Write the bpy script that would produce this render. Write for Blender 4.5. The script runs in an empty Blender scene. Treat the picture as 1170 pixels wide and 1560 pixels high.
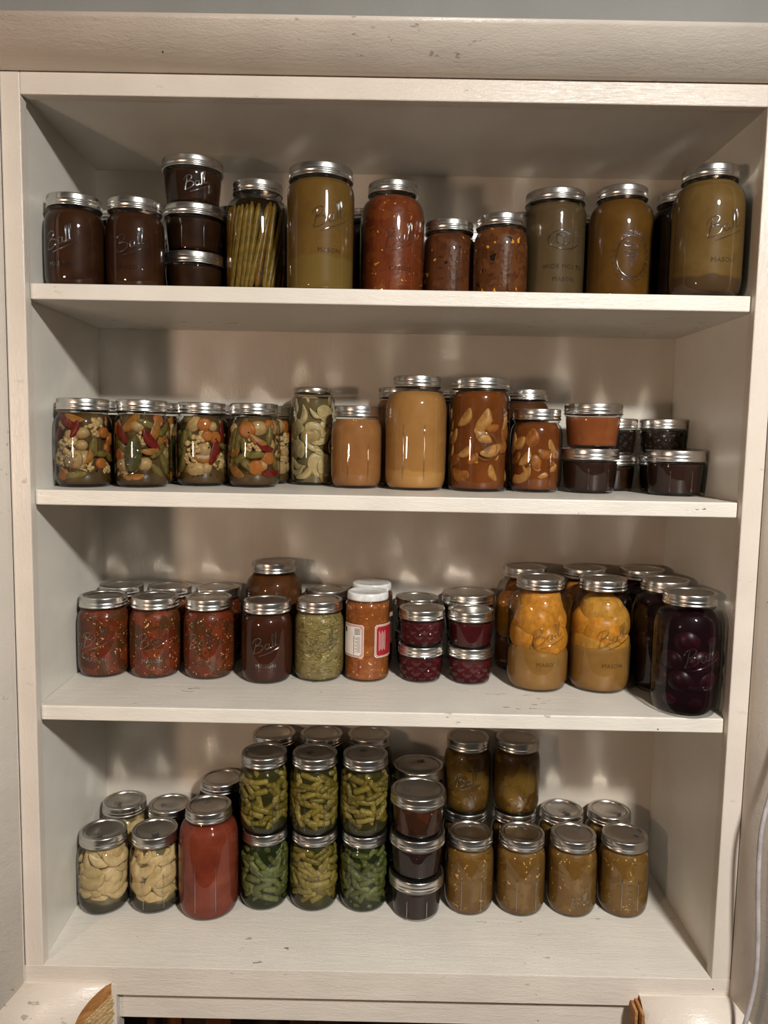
import bpy, math, random
from mathutils import Vector, Matrix, Euler
R0 = random.Random(7)
PI = math.pi
sc = bpy.context.scene
COL = sc.collection

# ------------------------------------------------------------------ helpers
def lin(c):
    c /= 255.0
    return c/12.92 if c <= .04045 else ((c+.055)/1.055)**2.4
def rgb(r, g, b): return (lin(r), lin(g), lin(b), 1)

def mesh(name, verts, faces, smooth=True, mats=None, fm=None):
    m = bpy.data.meshes.new(name)
    m.from_pydata([tuple(v) for v in verts], [], faces)
    if mats:
        for x in mats: m.materials.append(x)
    if fm: m.polygons.foreach_set('material_index', fm)
    if smooth: m.polygons.foreach_set('use_smooth', [True]*len(m.polygons))
    m.update()
    return m
def link(name, data, parent=None, loc=(0,0,0), rot=(0,0,0), scale=(1,1,1)):
    o = bpy.data.objects.new(name, data); COL.objects.link(o)
    o.parent = parent; o.location = loc; o.rotation_euler = rot; o.scale = scale
    return o
def tag(o, label, cat, group=None, kind=None):
    o['label'] = label; o['category'] = cat
    if group: o['group'] = group
    if kind: o['kind'] = kind
    return o
class MB:
    def __init__(s): s.v = []; s.f = []; s.m = []
    def add(s, v, f, mi=0):
        n = len(s.v); s.v += [tuple(x) for x in v]; s.f += [[i+n for i in q] for q in f]; s.m += [mi]*len(f)
    def box(s, x0, x1, y0, y1, z0, z1, mi=0):
        s.add([(x0,y0,z0),(x1,y0,z0),(x1,y1,z0),(x0,y1,z0),(x0,y0,z1),(x1,y0,z1),(x1,y1,z1),(x0,y1,z1)],
              [(0,3,2,1),(4,5,6,7),(0,1,5,4),(1,2,6,5),(2,3,7,6),(3,0,4,7)], mi)
    def prism(s, pts, z0, z1, mi=0):
        n = len(pts)
        s.add([(x,y,z0) for x,y in pts]+[(x,y,z1) for x,y in pts],
              [list(range(n))[::-1], list(range(n,2*n))]+[(i,(i+1)%n,n+(i+1)%n,n+i) for i in range(n)], mi)
    def tube(s, pts, rad, seg=8, mi=0):
        pts = [Vector(p) for p in pts]; n = len(pts); V = []; F = []
        up = None
        for i, p in enumerate(pts):
            t = (pts[min(i+1,n-1)]-pts[max(i-1,0)]).normalized()
            if up is None:
                up = t.cross(Vector((0,0,1)))
                if up.length < .1: up = t.cross(Vector((1,0,0)))
            up = (up - t*up.dot(t)).normalized(); b = t.cross(up)
            r = rad(i/(n-1)) if callable(rad) else rad
            for k in range(seg):
                a = 2*PI*k/seg; V.append(p+up*(r*math.cos(a))+b*(r*math.sin(a)))
        for i in range(n-1):
            for k in range(seg):
                F.append((i*seg+k, i*seg+(k+1)%seg, (i+1)*seg+(k+1)%seg, (i+1)*seg+k))
        F.append(list(range(seg))[::-1]); F.append(list(range((n-1)*seg, n*seg)))
        s.add(V, F, mi)
    def mesh(s, name, mats, smooth=False): return mesh(name, s.v, s.f, smooth, mats, s.m)
def bevel(o, w=.002, seg=2):
    b = o.modifiers.new('Bevel', 'BEVEL'); b.width = w; b.segments = seg; b.limit_method = 'ANGLE'; b.angle_limit = .6
    return o
def smooth_path(pts, n=6):
    out = []; P = [Vector(p) for p in pts]
    for i in range(len(P)-1):
        a, b, c, d = P[max(i-1,0)], P[i], P[i+1], P[min(i+2, len(P)-1)]
        for k in range(n):
            t = k/n
            out.append(.5*((2*b)+(c-a)*t+(2*a-5*b+4*c-d)*t*t+(3*b-a-3*c+d)*t**3))
    out.append(P[-1]); return out

# ------------------------------------------------------------------ materials
def newmat(name):
    m = bpy.data.materials.new(name); m.use_nodes = True
    nt = m.node_tree; nt.nodes.clear()
    out = nt.nodes.new('ShaderNodeOutputMaterial')
    return m, nt, out
def N(nt, t, **k):
    n = nt.nodes.new(t)
    for a, v in k.items(): setattr(n, a, v)
    return n
def principled(nt, out, col=None, rough=.5, metal=0, spec=.5, coat=0):
    p = nt.nodes.new('ShaderNodeBsdfPrincipled')
    if col: p.inputs['Base Color'].default_value = col
    p.inputs['Roughness'].default_value = rough; p.inputs['Metallic'].default_value = metal
    p.inputs['Specular IOR Level'].default_value = spec; p.inputs['Coat Weight'].default_value = coat
    nt.links.new(p.outputs[0], out.inputs[0]); return p
def noise(nt, vec, scale, detail=3, rough=.55, dist=0):
    n = nt.nodes.new('ShaderNodeTexNoise'); n.inputs['Scale'].default_value = scale
    n.inputs['Detail'].default_value = detail; n.inputs['Roughness'].default_value = rough; n.inputs['Distortion'].default_value = dist
    if vec: nt.links.new(vec, n.inputs['Vector'])
    return n
def mapping(nt, vec, scale=(1,1,1)):
    m = nt.nodes.new('ShaderNodeMapping'); m.inputs['Scale'].default_value = scale; nt.links.new(vec, m.inputs['Vector']); return m.outputs[0]
def ramp(nt, fac, stops, const=False):
    r = nt.nodes.new('ShaderNodeValToRGB'); cr = r.color_ramp
    if const: cr.interpolation = 'CONSTANT'
    while len(cr.elements) < len(stops): cr.elements.new(.5)
    for e, (p, c) in zip(cr.elements, stops): e.position = p; e.color = c
    nt.links.new(fac, r.inputs[0]); return r
def mix(nt, fac, a, b):
    m = nt.nodes.new('ShaderNodeMix'); m.data_type = 'RGBA'
    for s, v in ((0, fac), (6, a), (7, b)):
        if hasattr(v, 'is_linked') or hasattr(v, 'links'): nt.links.new(v, m.inputs[s])
        else: m.inputs[s].default_value = v
    return m.outputs[2]
def mth(nt, op, a, b=None):
    m = nt.nodes.new('ShaderNodeMath'); m.operation = op
    for i, v in enumerate((a, b)):
        if v is None: continue
        if isinstance(v, (int, float)): m.inputs[i].default_value = v
        else: nt.links.new(v, m.inputs[i])
    return m.outputs[0]

def paint(name, col, axis=(1,1,1), rough=.38, bump=.25, marks=0.0):
    m, nt, out = newmat(name); p = principled(nt, out, col, rough, 0, .45)
    g = nt.nodes.new('ShaderNodeNewGeometry').outputs['Position']
    n1 = noise(nt, mapping(nt, g, axis), 90, 4, .6, .4)
    n2 = noise(nt, g, 9, 3)
    n3 = noise(nt, g, 420, 2)
    n4 = noise(nt, mapping(nt, g, tuple(min(1, a*1.6) for a in axis)), 330, 4, .65, 1.2)
    h = mth(nt, 'ADD', mth(nt, 'ADD', mth(nt, 'ADD', n1.outputs[0], mth(nt, 'MULTIPLY', n4.outputs[0], .9)), mth(nt, 'MULTIPLY', n2.outputs[0], 1.5)), mth(nt, 'MULTIPLY', n3.outputs[0], .25))
    b = nt.nodes.new('ShaderNodeBump'); b.inputs['Strength'].default_value = bump; b.inputs['Distance'].default_value = .0012
    nt.links.new(h, b.inputs['Height']); nt.links.new(b.outputs[0], p.inputs['Normal'])
    dark = tuple(x*.9 for x in col[:3])+(1,)
    c = ramp(nt, n2.outputs[0], [(.35, col), (.7, dark)]).outputs[0]
    if marks:
        s = noise(nt, mapping(nt, g, (26, 60, 60)), 1.6, 3, .6)
        w = noise(nt, g, 5, 2)
        k = ramp(nt, s.outputs[0], [(.655, (0,0,0,1)), (.675, (1,1,1,1))]).outputs[0]
        k2 = ramp(nt, w.outputs[0], [(.5, (0,0,0,1)), (.6, (marks,)*3+(1,))]).outputs[0]
        c = mix(nt, mth(nt, 'MULTIPLY', k, k2), c, rgb(105, 95, 85))
        v = nt.nodes.new('ShaderNodeTexVoronoi'); v.inputs['Scale'].default_value = 17; nt.links.new(g, v.inputs['Vector'])
        k = ramp(nt, v.outputs['Distance'], [(.018, (1,1,1,1)), (.026, (0,0,0,1))]).outputs[0]
        c = mix(nt, k, c, rgb(90, 80, 70))
    nt.links.new(c, p.inputs['Base Color'])
    return m
WHITE = rgb(216, 206, 194)
M_inner = paint('cabinet_interior_paint', rgb(222, 218, 208), (1, 1, .15), .34, .25)
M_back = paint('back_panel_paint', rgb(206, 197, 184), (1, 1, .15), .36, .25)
M_shelf = paint('shelf_paint', rgb(224, 218, 207), (.12, 1, 1), .36, .5, .8)
M_frameH = paint('frame_paint_horizontal', WHITE, (.12, 1, 1), .30, .6, .35)
M_frameV = paint('frame_paint_vertical', WHITE, (1, 1, .15), .30, .5, .35)
M_mould = paint('moulding_paint', WHITE, (.2, 1, 1), .24, .45, .5)
M_wall = paint('grey_wall_paint', rgb(136, 136, 132), (1,1,1), .6, .3)
def plain(name, col, rough=.5, metal=0, spec=.5, bumps=None, coat=0, var=.12, vscale=60):
    m, nt, out = newmat(name); p = principled(nt, out, col, rough, metal, spec, coat)
    tc = nt.nodes.new('ShaderNodeTexCoord').outputs['Object']
    n = noise(nt, tc, vscale, 3)
    d = tuple(max(0, x*(1-var*1.6)) for x in col[:3])+(1,); l = tuple(min(1, x*(1+var)) for x in col[:3])+(1,)
    nt.links.new(ramp(nt, n.outputs[0], [(.35, d), (.65, l)]).outputs[0], p.inputs['Base Color'])
    if bumps:
        b = nt.nodes.new('ShaderNodeBump'); b.inputs['Strength'].default_value = bumps; b.inputs['Distance'].default_value = .001
        nt.links.new(n.outputs[0], b.inputs['Height']); nt.links.new(b.outputs[0], p.inputs['Normal'])
    return m
M_band = plain('brushed_tin_band', (.66, .64, .61, 1), .27, 1, var=.05)
M_disc = plain('satin_tin_lid', (.50, .48, .45, 1), .22, 1, var=.05)
def two_lobe(name, c, r1, r2, f):
    m, nt, out = newmat(name); mx = nt.nodes.new('ShaderNodeMixShader'); mx.inputs[0].default_value = f
    for i, r in ((1, r1), (2, r2)):
        g = nt.nodes.new('ShaderNodeBsdfAnisotropic'); g.inputs['Color'].default_value = c; g.inputs['Roughness'].default_value = r
        nt.links.new(g.outputs[0], mx.inputs[i])
    nt.links.new(mx.outputs[0], out.inputs[0]); return m
M_disc = two_lobe('satin_tin_lid', (.56, .54, .51, 1), .34, .07, .45)
M_mark = plain('stamped_ink', rgb(60, 57, 54), .5)
M_cap = plain('white_enamel_cap', rgb(226, 226, 224), .35)
M_cable = plain('grey_cable_rubber', rgb(178, 172, 172), .45)
M_gold = plain('bare_tin_cap', (.66, .62, .54, 1), .25, 1, var=.05)

def glassmat(name, tint=(.97,.985,.975,1), base=.035, rough=.018, bump=0.0, absorb=.42):
    m, nt, out = newmat(name)
    tr = nt.nodes.new('ShaderNodeBsdfTransparent'); tr.inputs[0].default_value = tint
    gl = nt.nodes.new('ShaderNodeBsdfGlossy'); gl.inputs['Roughness'].default_value = rough
    lw = nt.nodes.new('ShaderNodeLayerWeight'); lw.inputs['Blend'].default_value = .5
    f = mth(nt, 'ADD', mth(nt, 'MULTIPLY', mth(nt, 'POWER', lw.outputs['Facing'], 5.0), 1-base), base)
    if bump:
        g = nt.nodes.new('ShaderNodeTexCoord').outputs['Object']
        n = noise(nt, mapping(nt, g, (1,1,.5)), 55, 2, .5)
        b = nt.nodes.new('ShaderNodeBump'); b.inputs['Strength'].default_value = bump; b.inputs['Distance'].default_value = .002
        nt.links.new(n.outputs[0], b.inputs['Height']); nt.links.new(b.outputs[0], gl.inputs['Normal'])
    # thick glass absorbs more where it is crossed at a grazing angle
    edge = tuple(x*absorb for x in tint[:3])+(1,)
    nt.links.new(mix(nt, mth(nt, 'POWER', lw.outputs['Facing'], 2.2), tint, edge), tr.inputs[0])
    mx = nt.nodes.new('ShaderNodeMixShader')
    nt.links.new(f, mx.inputs[0]); nt.links.new(tr.outputs[0], mx.inputs[1]); nt.links.new(gl.outputs[0], mx.inputs[2])
    nt.links.new(mx.outputs[0], out.inputs[0]); return m
M_glass = glassmat('clear_jar_glass', bump=.09, base=.045)
M_glassg = glassmat('blue_green_jar_glass', (.93, .97, .93, 1), bump=.09, base=.045)
M_emb = glassmat('embossed_glass', (.95, .96, .95, 1), .20, .055, 0, .8)

def coords(nt):
    tc = nt.nodes.new('ShaderNodeTexCoord').outputs['Object']
    oi = nt.nodes.new('ShaderNodeObjectInfo')
    s = nt.nodes.new('ShaderNodeVectorMath'); s.operation = 'SCALE'; s.inputs['Scale'].default_value = 3.7
    nt.links.new(oi.outputs['Location'], s.inputs[0])
    a = nt.nodes.new('ShaderNodeVectorMath'); a.operation = 'ADD'
    nt.links.new(tc, a.inputs[0]); nt.links.new(s.outputs[0], a.inputs[1])
    return tc, a.outputs[0]
def dk(c, k=.70): return tuple(x*k for x in c[:3])+(1,)
def fill_smooth(name, c, c2=None, rough=.45, sed=None):
    """purees, broths and jams: soft clouding; sed = (height, colour) of settled solids at the bottom"""
    c2 = dk(c2 or tuple(x*.78 for x in c[:3])+(1,)); c = dk(c)
    m, nt, out = newmat(name); p = principled(nt, out, c, rough, 0, .06)
    tc, v = coords(nt)
    n = noise(nt, v, 28, 4, .6, .5)
    col = ramp(nt, n.outputs[0], [(.3, c2), (.7, c)]).outputs[0]
    if sed:
        sx = nt.nodes.new('ShaderNodeSeparateXYZ'); nt.links.new(tc, sx.inputs[0])
        w = noise(nt, tc, 22, 2)
        z = mth(nt, 'ADD', sx.outputs[2], mth(nt, 'MULTIPLY', w.outputs[0], .02))
        k = ramp(nt, mth(nt, 'MULTIPLY', z, 10), [((sed[0]+.009)*10, (1,1,1,1)), ((sed[0]+.012)*10, (0,0,0,1))]).outputs[0]
        col = mix(nt, k, col, sed[1])
    nt.links.new(col, p.inputs['Base Color']); return m
def fill_chunky(name, pal, speck=None, dark=None, scale=95, dist=.55, sscale=210, sth=.24, stretch=(1,1,1), keep=.45):
    pal = [dk(c) for c in pal]
    m, nt, out = newmat(name); p = principled(nt, out, pal[0], .38, 0, .12)
    tc, v = coords(nt)
    v = mapping(nt, v, stretch)
    n = noise(nt, v, 45, 3)
    off = nt.nodes.new('ShaderNodeVectorMath'); off.operation = 'SCALE'; off.inputs['Scale'].default_value = dist*.06
    nt.links.new(n.outputs[1], off.inputs[0])
    a = nt.nodes.new('ShaderNodeVectorMath'); a.operation = 'ADD'; nt.links.new(v, a.inputs[0]); nt.links.new(off.outputs[0], a.inputs[1])
    vo = nt.nodes.new('ShaderNodeTexVoronoi'); vo.feature = 'SMOOTH_F1'; vo.inputs['Scale'].default_value = scale; vo.inputs['Smoothness'].default_value = .35
    nt.links.new(a.outputs[0], vo.inputs['Vector'])
    sp = nt.nodes.new('ShaderNodeSeparateColor'); nt.links.new(vo.outputs['Color'], sp.inputs[0])
    st = [((i+.5)/len(pal)*.7+.15, c) for i, c in enumerate(pal)]
    col = ramp(nt, sp.outputs[0], st).outputs[0]
    col = mix(nt, mth(nt, 'MULTIPLY', noise(nt, v, 18, 3).outputs[0], .55), col, tuple(x*.5 for x in pal[0][:3])+(1,))
    for c, sc_, th, ch in ((speck, sscale, sth, 0), (dark, sscale*.62, sth*.9, 1)):
        if not c: continue
        vs = nt.nodes.new('ShaderNodeTexVoronoi'); vs.inputs['Scale'].default_value = sc_
        nt.links.new(a.outputs[0], vs.inputs['Vector'])
        s2 = nt.nodes.new('ShaderNodeSeparateColor'); nt.links.new(vs.outputs['Color'], s2.inputs[0])
        k = mth(nt, 'MULTIPLY', mth(nt, 'LESS_THAN', vs.outputs['Distance'], th), mth(nt, 'LESS_THAN', s2.outputs[ch], keep))
        col = mix(nt, k, col, c)
    b = nt.nodes.new('ShaderNodeBump'); b.inputs['Strength'].default_value = .35; b.inputs['Distance'].default_value = .0012
    nt.links.new(vo.outputs['Distance'], b.inputs['Height']); nt.links.new(b.outputs[0], p.inputs['Normal'])
    nt.links.new(col, p.inputs['Base Color']); return m
F = {
 'brown':   fill_smooth('dark_brown_butter', rgb(72, 42, 23), rgb(52, 28, 14)),
 'jam':     fill_smooth('dark_preserve', rgb(60, 35, 17), rgb(38, 20, 10)),
 'choc':    fill_smooth('chocolate_brown_sauce', rgb(76, 38, 22), rgb(60, 28, 15)),
 'black':   fill_smooth('nearly_black_preserve', rgb(34, 22, 15), rgb(20, 13, 9)),
 'plum':    fill_smooth('plum_dark_jelly', rgb(56, 33, 27), rgb(38, 22, 16)),
 'maroon':  fill_smooth('maroon_jelly', rgb(86, 24, 28), rgb(64, 15, 18)),
 'beet':    fill_smooth('beet_brine', rgb(34, 9, 16), rgb(20, 6, 10)),
 'broth1':  fill_smooth('olive_tan_broth', rgb(126, 94, 44), rgb(112, 82, 36), .4, (.046, rgb(106, 84, 40))),
 'broth2':  fill_smooth('grey_tan_broth', rgb(100, 80, 54), rgb(90, 72, 46), .4, (.014, rgb(94, 80, 56))),
 'broth3':  fill_smooth('amber_olive_broth', rgb(112, 78, 30), rgb(92, 60, 22), .4, (.008, rgb(100, 76, 36))),
 'broth4':  fill_smooth('golden_tan_broth', rgb(128, 100, 58), rgb(110, 82, 38), .4, (.026, rgb(76, 56, 36))),
 'dbroth':  fill_smooth('dark_olive_broth', rgb(56, 44, 26), rgb(38, 28, 16)),
 'apples1': fill_smooth('tan_apple_sauce', rgb(172, 120, 70), rgb(154, 102, 58)),
 'apples2': fill_smooth('golden_apple_sauce', rgb(184, 134, 76), rgb(166, 116, 62), .45, (.03, rgb(164, 120, 66))),
 'orange':  fill_smooth('orange_brown_butter', rgb(160, 92, 50), rgb(138, 74, 38)),
 'tomato':  fill_smooth('tomato_sauce', rgb(154, 72, 48), rgb(120, 48, 32)),
 'brownor': fill_smooth('amber_brown_sauce', rgb(98, 58, 26), rgb(70, 38, 16)),
 'syrup':   fill_smooth('amber_syrup', rgb(130, 72, 30), rgb(106, 54, 20), .3),
 'peachb':  fill_smooth('peach_brine', rgb(164, 122, 66), rgb(146, 102, 48), .35),
 'peachd':  fill_smooth('dark_peach_brine', rgb(128, 74, 26), rgb(98, 50, 16), .35),
 'pearb':   fill_smooth('pear_brine', rgb(138, 124, 86), rgb(104, 92, 62), .3, (.020, rgb(58, 54, 42))),
 'beanb':   fill_smooth('bean_brine', rgb(70, 66, 28), rgb(46, 44, 18), .3),
 'beang':   fill_smooth('green_bean_brine', rgb(48, 56, 28), rgb(32, 38, 18), .3),
 'pickb':   fill_smooth('spiced_brine', rgb(98, 74, 40), rgb(66, 48, 25), .3, (.006, rgb(70, 54, 42))),
 'mushb':   fill_smooth('pale_brine', rgb(122, 106, 72), rgb(90, 78, 50), .3),
 'aspb':    fill_smooth('asparagus_brine', rgb(44, 26, 8), rgb(24, 13, 4), .3),
 'redchunk':fill_chunky('chunky_red_sauce', [rgb(132, 62, 28), rgb(116, 50, 22), rgb(146, 76, 34)], rgb(196, 130, 56), None, 80, .6, 120, .2, keep=.22),
 'corn1':   fill_chunky('bean_and_corn_salsa', [rgb(100, 56, 30), rgb(84, 44, 22), rgb(112, 64, 34)], rgb(206, 134, 50), rgb(28, 14, 10), 100, .5, 95, .26, keep=.2),
 'corn2':   fill_chunky('corn_speckled_salsa', [rgb(112, 66, 34), rgb(92, 48, 24), rgb(126, 76, 40)], rgb(214, 142, 52), rgb(30, 16, 10), 100, .5, 95, .30, keep=.28),
 'salsa':   fill_chunky('red_salsa', [rgb(128, 48, 26), rgb(88, 66, 32), rgb(104, 40, 22), rgb(72, 62, 28), rgb(142, 66, 34)], rgb(216, 168, 108), rgb(52, 28, 12), 75, .8, 190, .25, keep=.30),
 'salsao':  fill_chunky('orange_salsa', [rgb(168, 96, 44), rgb(156, 82, 36), rgb(182, 108, 54)], rgb(232, 164, 86), None, 110, .6, 150, .25, keep=.36),
 'relish':  fill_chunky('pale_green_relish', [rgb(156, 138, 84), rgb(132, 114, 62), rgb(172, 156, 106), rgb(110, 94, 52)], rgb(186, 166, 112), rgb(88, 74, 38), 120, 1.0, 150, .3, (1, 1, 2.2), .35),
 'green':   fill_chunky('green_tomato_salsa', [rgb(136, 98, 42), rgb(124, 86, 36), rgb(148, 112, 58)], rgb(200, 156, 92), rgb(74, 66, 42), 60, .8, 130, .24, keep=.24),
 'greend':  fill_chunky('brown_green_salsa', [rgb(104, 72, 24), rgb(86, 56, 18), rgb(128, 96, 36)], rgb(180, 138, 70), None, 34, .8, 190, .2, keep=.12),
 'dkchunk': fill_chunky('dark_fruit_preserve', [rgb(74, 42, 26), rgb(54, 30, 20), rgb(96, 50, 26)], rgb(214, 150, 90), None, 60, .5, 150, .2, keep=.14),
 'dkseed':  fill_chunky('dark_seeded_jam', [rgb(54, 32, 29), rgb(44, 24, 22)], rgb(130, 86, 76), None, 60, .5, 190, .18, keep=.14),
}
def pm(name, c, var=.16, rough=.34, vs=120, b=.25): return plain(name, dk(c, .84), rough, 0, .16, b, 0, var, vs)
P = {
 'bean': [pm('green_bean_skin', rgb(124, 108, 44)), pm('olive_bean_skin', rgb(106, 92, 36)), pm('pale_bean_skin', rgb(142, 124, 60))],
 'beang': [pm('deep_green_bean_skin', rgb(92, 94, 48)), pm('mid_green_bean_skin', rgb(104, 106, 56)), pm('dark_bean_skin', rgb(80, 82, 40))],
 'asp': [pm('asparagus_skin', rgb(134, 104, 32), .2), pm('brown_asparagus_skin', rgb(108, 76, 26), .2), pm('olive_asparagus_skin', rgb(116, 92, 34), .2)],
 'pear': [pm('pear_flesh', rgb(194, 166, 116), .1), pm('pale_pear_flesh', rgb(206, 178, 130), .1)],
 'peach': [pm('peach_flesh', rgb(196, 130, 44), .14), pm('golden_peach_flesh', rgb(188, 134, 54), .14)],
 'peachd': [pm('amber_peach_flesh', rgb(186, 118, 34), .14)],  # deeper amber flesh colour for the back peach quarts
 'apple': [pm('apple_flesh', rgb(172, 122, 64), .16), pm('syrup_apple_flesh', rgb(146, 88, 38), .2)],
 'beet': [pm('beet_flesh', rgb(44, 9, 20), .2), pm('red_beet_flesh', rgb(36, 8, 16), .2)],
 'mush': [pm('mushroom_flesh', rgb(176, 156, 110), .12), pm('mushroom_cap_flesh', rgb(150, 126, 82), .15)],
 'onion': [pm('pickled_onion', rgb(168, 138, 92), .12)],
 'carrot': [pm('pickled_carrot', rgb(158, 94, 42), .12)],
 'caul': [pm('cauliflower', rgb(186, 156, 106), .2, .45, 260, .6)],
 'pepper': [pm('red_pepper_skin', rgb(104, 28, 20), .15), pm('yellow_pepper_skin', rgb(142, 94, 38), .15)],
 'celery': [pm('pickled_celery', rgb(106, 92, 46), .2)],
 'leaf': [pm('bay_leaf', rgb(70, 68, 30), .2)],
 'corn': [pm('peppercorn', rgb(38, 24, 18), .2)],
}

# ------------------------------------------------------------------ room structure
W, D, ZT = .955, .291, 1.1883
ZS = {1: .9549, 2: .6810, 3: .3786, 4: 0.0}
TH = .0208
def xl(y): return -.004-.035*max(0, y-.018)
xr = W+.006
SW = .0262
def struct(name, mb_, mats, w=.0015):
    o = link(name, mb_.mesh(name, mats)); o['kind'] = 'structure'; bevel(o, w); return o
b = MB(); b.prism([(xl(.018), .018), (xl(D+.012), D+.012), (xl(D)-.02, D+.012), (-.03, .018)][::-1], -.02, ZT+.02); struct('wall_left', b, [M_inner], .0005)
b = MB(); b.box(xr, xr+.018, .018, D+.012, -.02, ZT+.02); struct('wall_right', b, [M_inner], .0005)
b = MB(); b.box(xl(D)-.001, xr, D, D+.012, 0, ZT+.004); struct('wall_back', b, [M_back], .0004)
b = MB(); b.box(-.03, xr+.018, .018, D+.012, ZT+.004, ZT+.022); struct('ceiling', b, [M_inner], .0004)
b = MB(); b.prism([(0,.0), (W,.0), (W,.0182), (xr,.0182), (xr,D), (xl(D),D), (xl(.0182),.0182), (0,.0182)], -.018, 0.0); struct('floor', b, [M_shelf], .0006)
# face frame
b = MB(); b.box(-SW, 0, 0, .018, -.0245, ZT+.0282); struct('trim_1', b, [M_frameV])
b = MB(); b.box(W, W+.0268, 0, .018, -.0245, ZT+.0282); struct('trim_2', b, [M_frameV])
b = MB(); b.box(0, W, 0, .018, ZT, ZT+.0282); struct('trim_3', b, [M_frameH])
b = MB(); b.box(-SW, W+.0268, -.0004, .0, -.0246, -.0002); b.box(.1005, .856, -.0006, .016, -.0425, -.0002); struct('trim_4', b, [M_frameH], .0002)
# recessed lower rail and posts of the cupboard below
b = MB(); b.box(.104, .90, .012, .030, -.087, -.0185); struct('trim_5', b, [M_frameH], .001)
b = MB(); b.box(.088, .1045, -.0010, .030, -.40, -.0250); struct('trim_6', b, [M_frameV], .0015)
b = MB(); b.box(.852, .872, -.0010, .030, -.40, -.0250); struct('trim_7', b, [M_frameV], .0015)
# quarter round mouldings: s = distance away from the frame, o = projection
RQd = .041
def mp(t):
    th = math.radians(22+70*t)
    return (.050*(math.cos(math.radians(22))-math.cos(th))/math.cos(math.radians(22)), .006+.052*(math.sin(th)-math.sin(math.radians(22))))
prof = [(0, .0005), (.0004, .004)]+[mp(t/12) for t in range(13)]+[(.0555, .034), (.0585, .028), (.0590, .0)]
def sweep(name, a, b_, adir, bdir, out, m, cap=None):
    """profile swept from point a to point b_, each end offset by its own mitre direction; out = outward vector"""
    mbx = MB(); n = len(prof); V = []
    K = 2
    for i in range(K):
        base, dr = (a, adir) if i == 0 else (b_, bdir)
        for s, o in prof:
            V.append((base[0]+out[0]*s+dr[0]*s+dr[2]*o, -o, base[1]+out[1]*s+dr[1]*s))
    Fc = [(i, (i+1)%n, n+(i+1)%n, n+i) for i in range(n)]+[list(range(n))[::-1]]+[list(range(n, 2*n))]
    fm = [0]*n+[1, 1]
    me = mesh(name, V, Fc, False, [m, cap or m], fm)
    for p_ in me.polygons: p_.use_smooth = 0 < p_.index < 15
    o = link(name, me); o['kind'] = 'structure'; return o
def woodmat(name, c1, c2, sc_=(1, 1, 14)):
    m, nt, out = newmat(name); p = principled(nt, out, c1, .6, 0, .3)
    g = nt.nodes.new('ShaderNodeNewGeometry').outputs['Position']
    n = noise(nt, mapping(nt, g, sc_), 60, 4, .6, 1.0)
    nt.links.new(ramp(nt, n.outputs[0], [(.35, c1), (.65, c2)]).outputs[0], p.inputs['Base Color'])
    b = nt.nodes.new('ShaderNodeBump'); b.inputs['Strength'].default_value = .5; b.inputs['Distance'].default_value = .001
    nt.links.new(n.outputs[0], b.inputs['Height']); nt.links.new(b.outputs[0], p.inputs['Normal']); return m
M_raw = woodmat('sawn_wood_end', rgb(176, 128, 78), rgb(142, 94, 50), (1, 1, 2))
M_splint = woodmat('splintered_wood', rgb(206, 178, 130), rgb(120, 88, 52), (2, 2, 22))
M_dkwood = woodmat('dark_cupboard_wood', rgb(112, 66, 36), rgb(80, 44, 24), (1, 1, .1))
XL, XR, ZB, ZTT = -SW, W+.0268, -.0245, ZT+.0282
sweep('trim_8', (XL, ZTT), (XR, ZTT), (-1,0,0), (1,0,0), (0,1), M_mould)          # top
sweep('trim_9', (XL, ZTT), (XL, ZB), (0,1,0), (0,-1,0), (-1,0), M_mould)          # left
sweep('trim_10', (XR, ZB), (XR, ZTT), (0,-1,0), (0,1,0), (1,0), M_mould)           # right
sweep('trim_11', (.0985, ZB), (XL, ZB), (0,0,-1.08), (-1,0,0), (0,-1), M_mould, M_raw)   # bottom, cut at the cupboard
sweep('trim_12', (XR, ZB), (.852, ZB), (1,0,0), (0,0,0), (0,-1), M_mould, M_raw)
# split laths behind the cut moulding
b = MB()
for k in range(8):
    s0 = .0175+k*.0052; s1 = s0+.0040; o1 = .027-k*.0022; j = .0012*(k % 3)
    Q = [(0, s0), (o1, s0+o1*.75), (o1, s1+o1*.75), (0, s1)]
    V = [(.0985-1.08*o+.0012+j, -o-.0002, ZB-q) for o, q in Q]+[(.0985-1.08*o-.006, -o-.0002, ZB-q) for o, q in Q]
    b.add(V, [(0,1,2,3), (7,6,5,4), (0,4,5,1), (1,5,6,2), (2,6,7,3), (3,7,4,0)])
struct('trim_13', b, [M_splint], .0002)
b = MB(); b.box(.846, .8505, -.034, -.0012, -.075, -.030); b.box(.840, .8445, -.024, -.0012, -.08, -.033); struct('trim_14', b, [M_raw], .001)
# wall above and around
b = MB(); b.box(-.6, 1.6, .0182, .03, ZT+.0225, 1.75); struct('wall_front', b, [M_wall], .0005)
b = MB(); b.box(-.6, -.0305, .0182, .03, -.40, ZT+.0222); struct('wall_front_left', b, [M_wall], .0005)
b = MB(); b.box(xr+.0185, 1.6, .0182, .03, -.40, ZT+.0222); struct('wall_front_right', b, [M_wall], .0005)
# inside of the cupboard below
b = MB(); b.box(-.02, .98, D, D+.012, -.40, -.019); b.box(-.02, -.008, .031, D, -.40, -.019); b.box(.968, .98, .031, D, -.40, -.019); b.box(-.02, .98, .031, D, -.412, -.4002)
struct('wall_cupboard', b, [plain('cupboard_shadow_wood', rgb(70, 48, 34), .7)], .0002)

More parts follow.
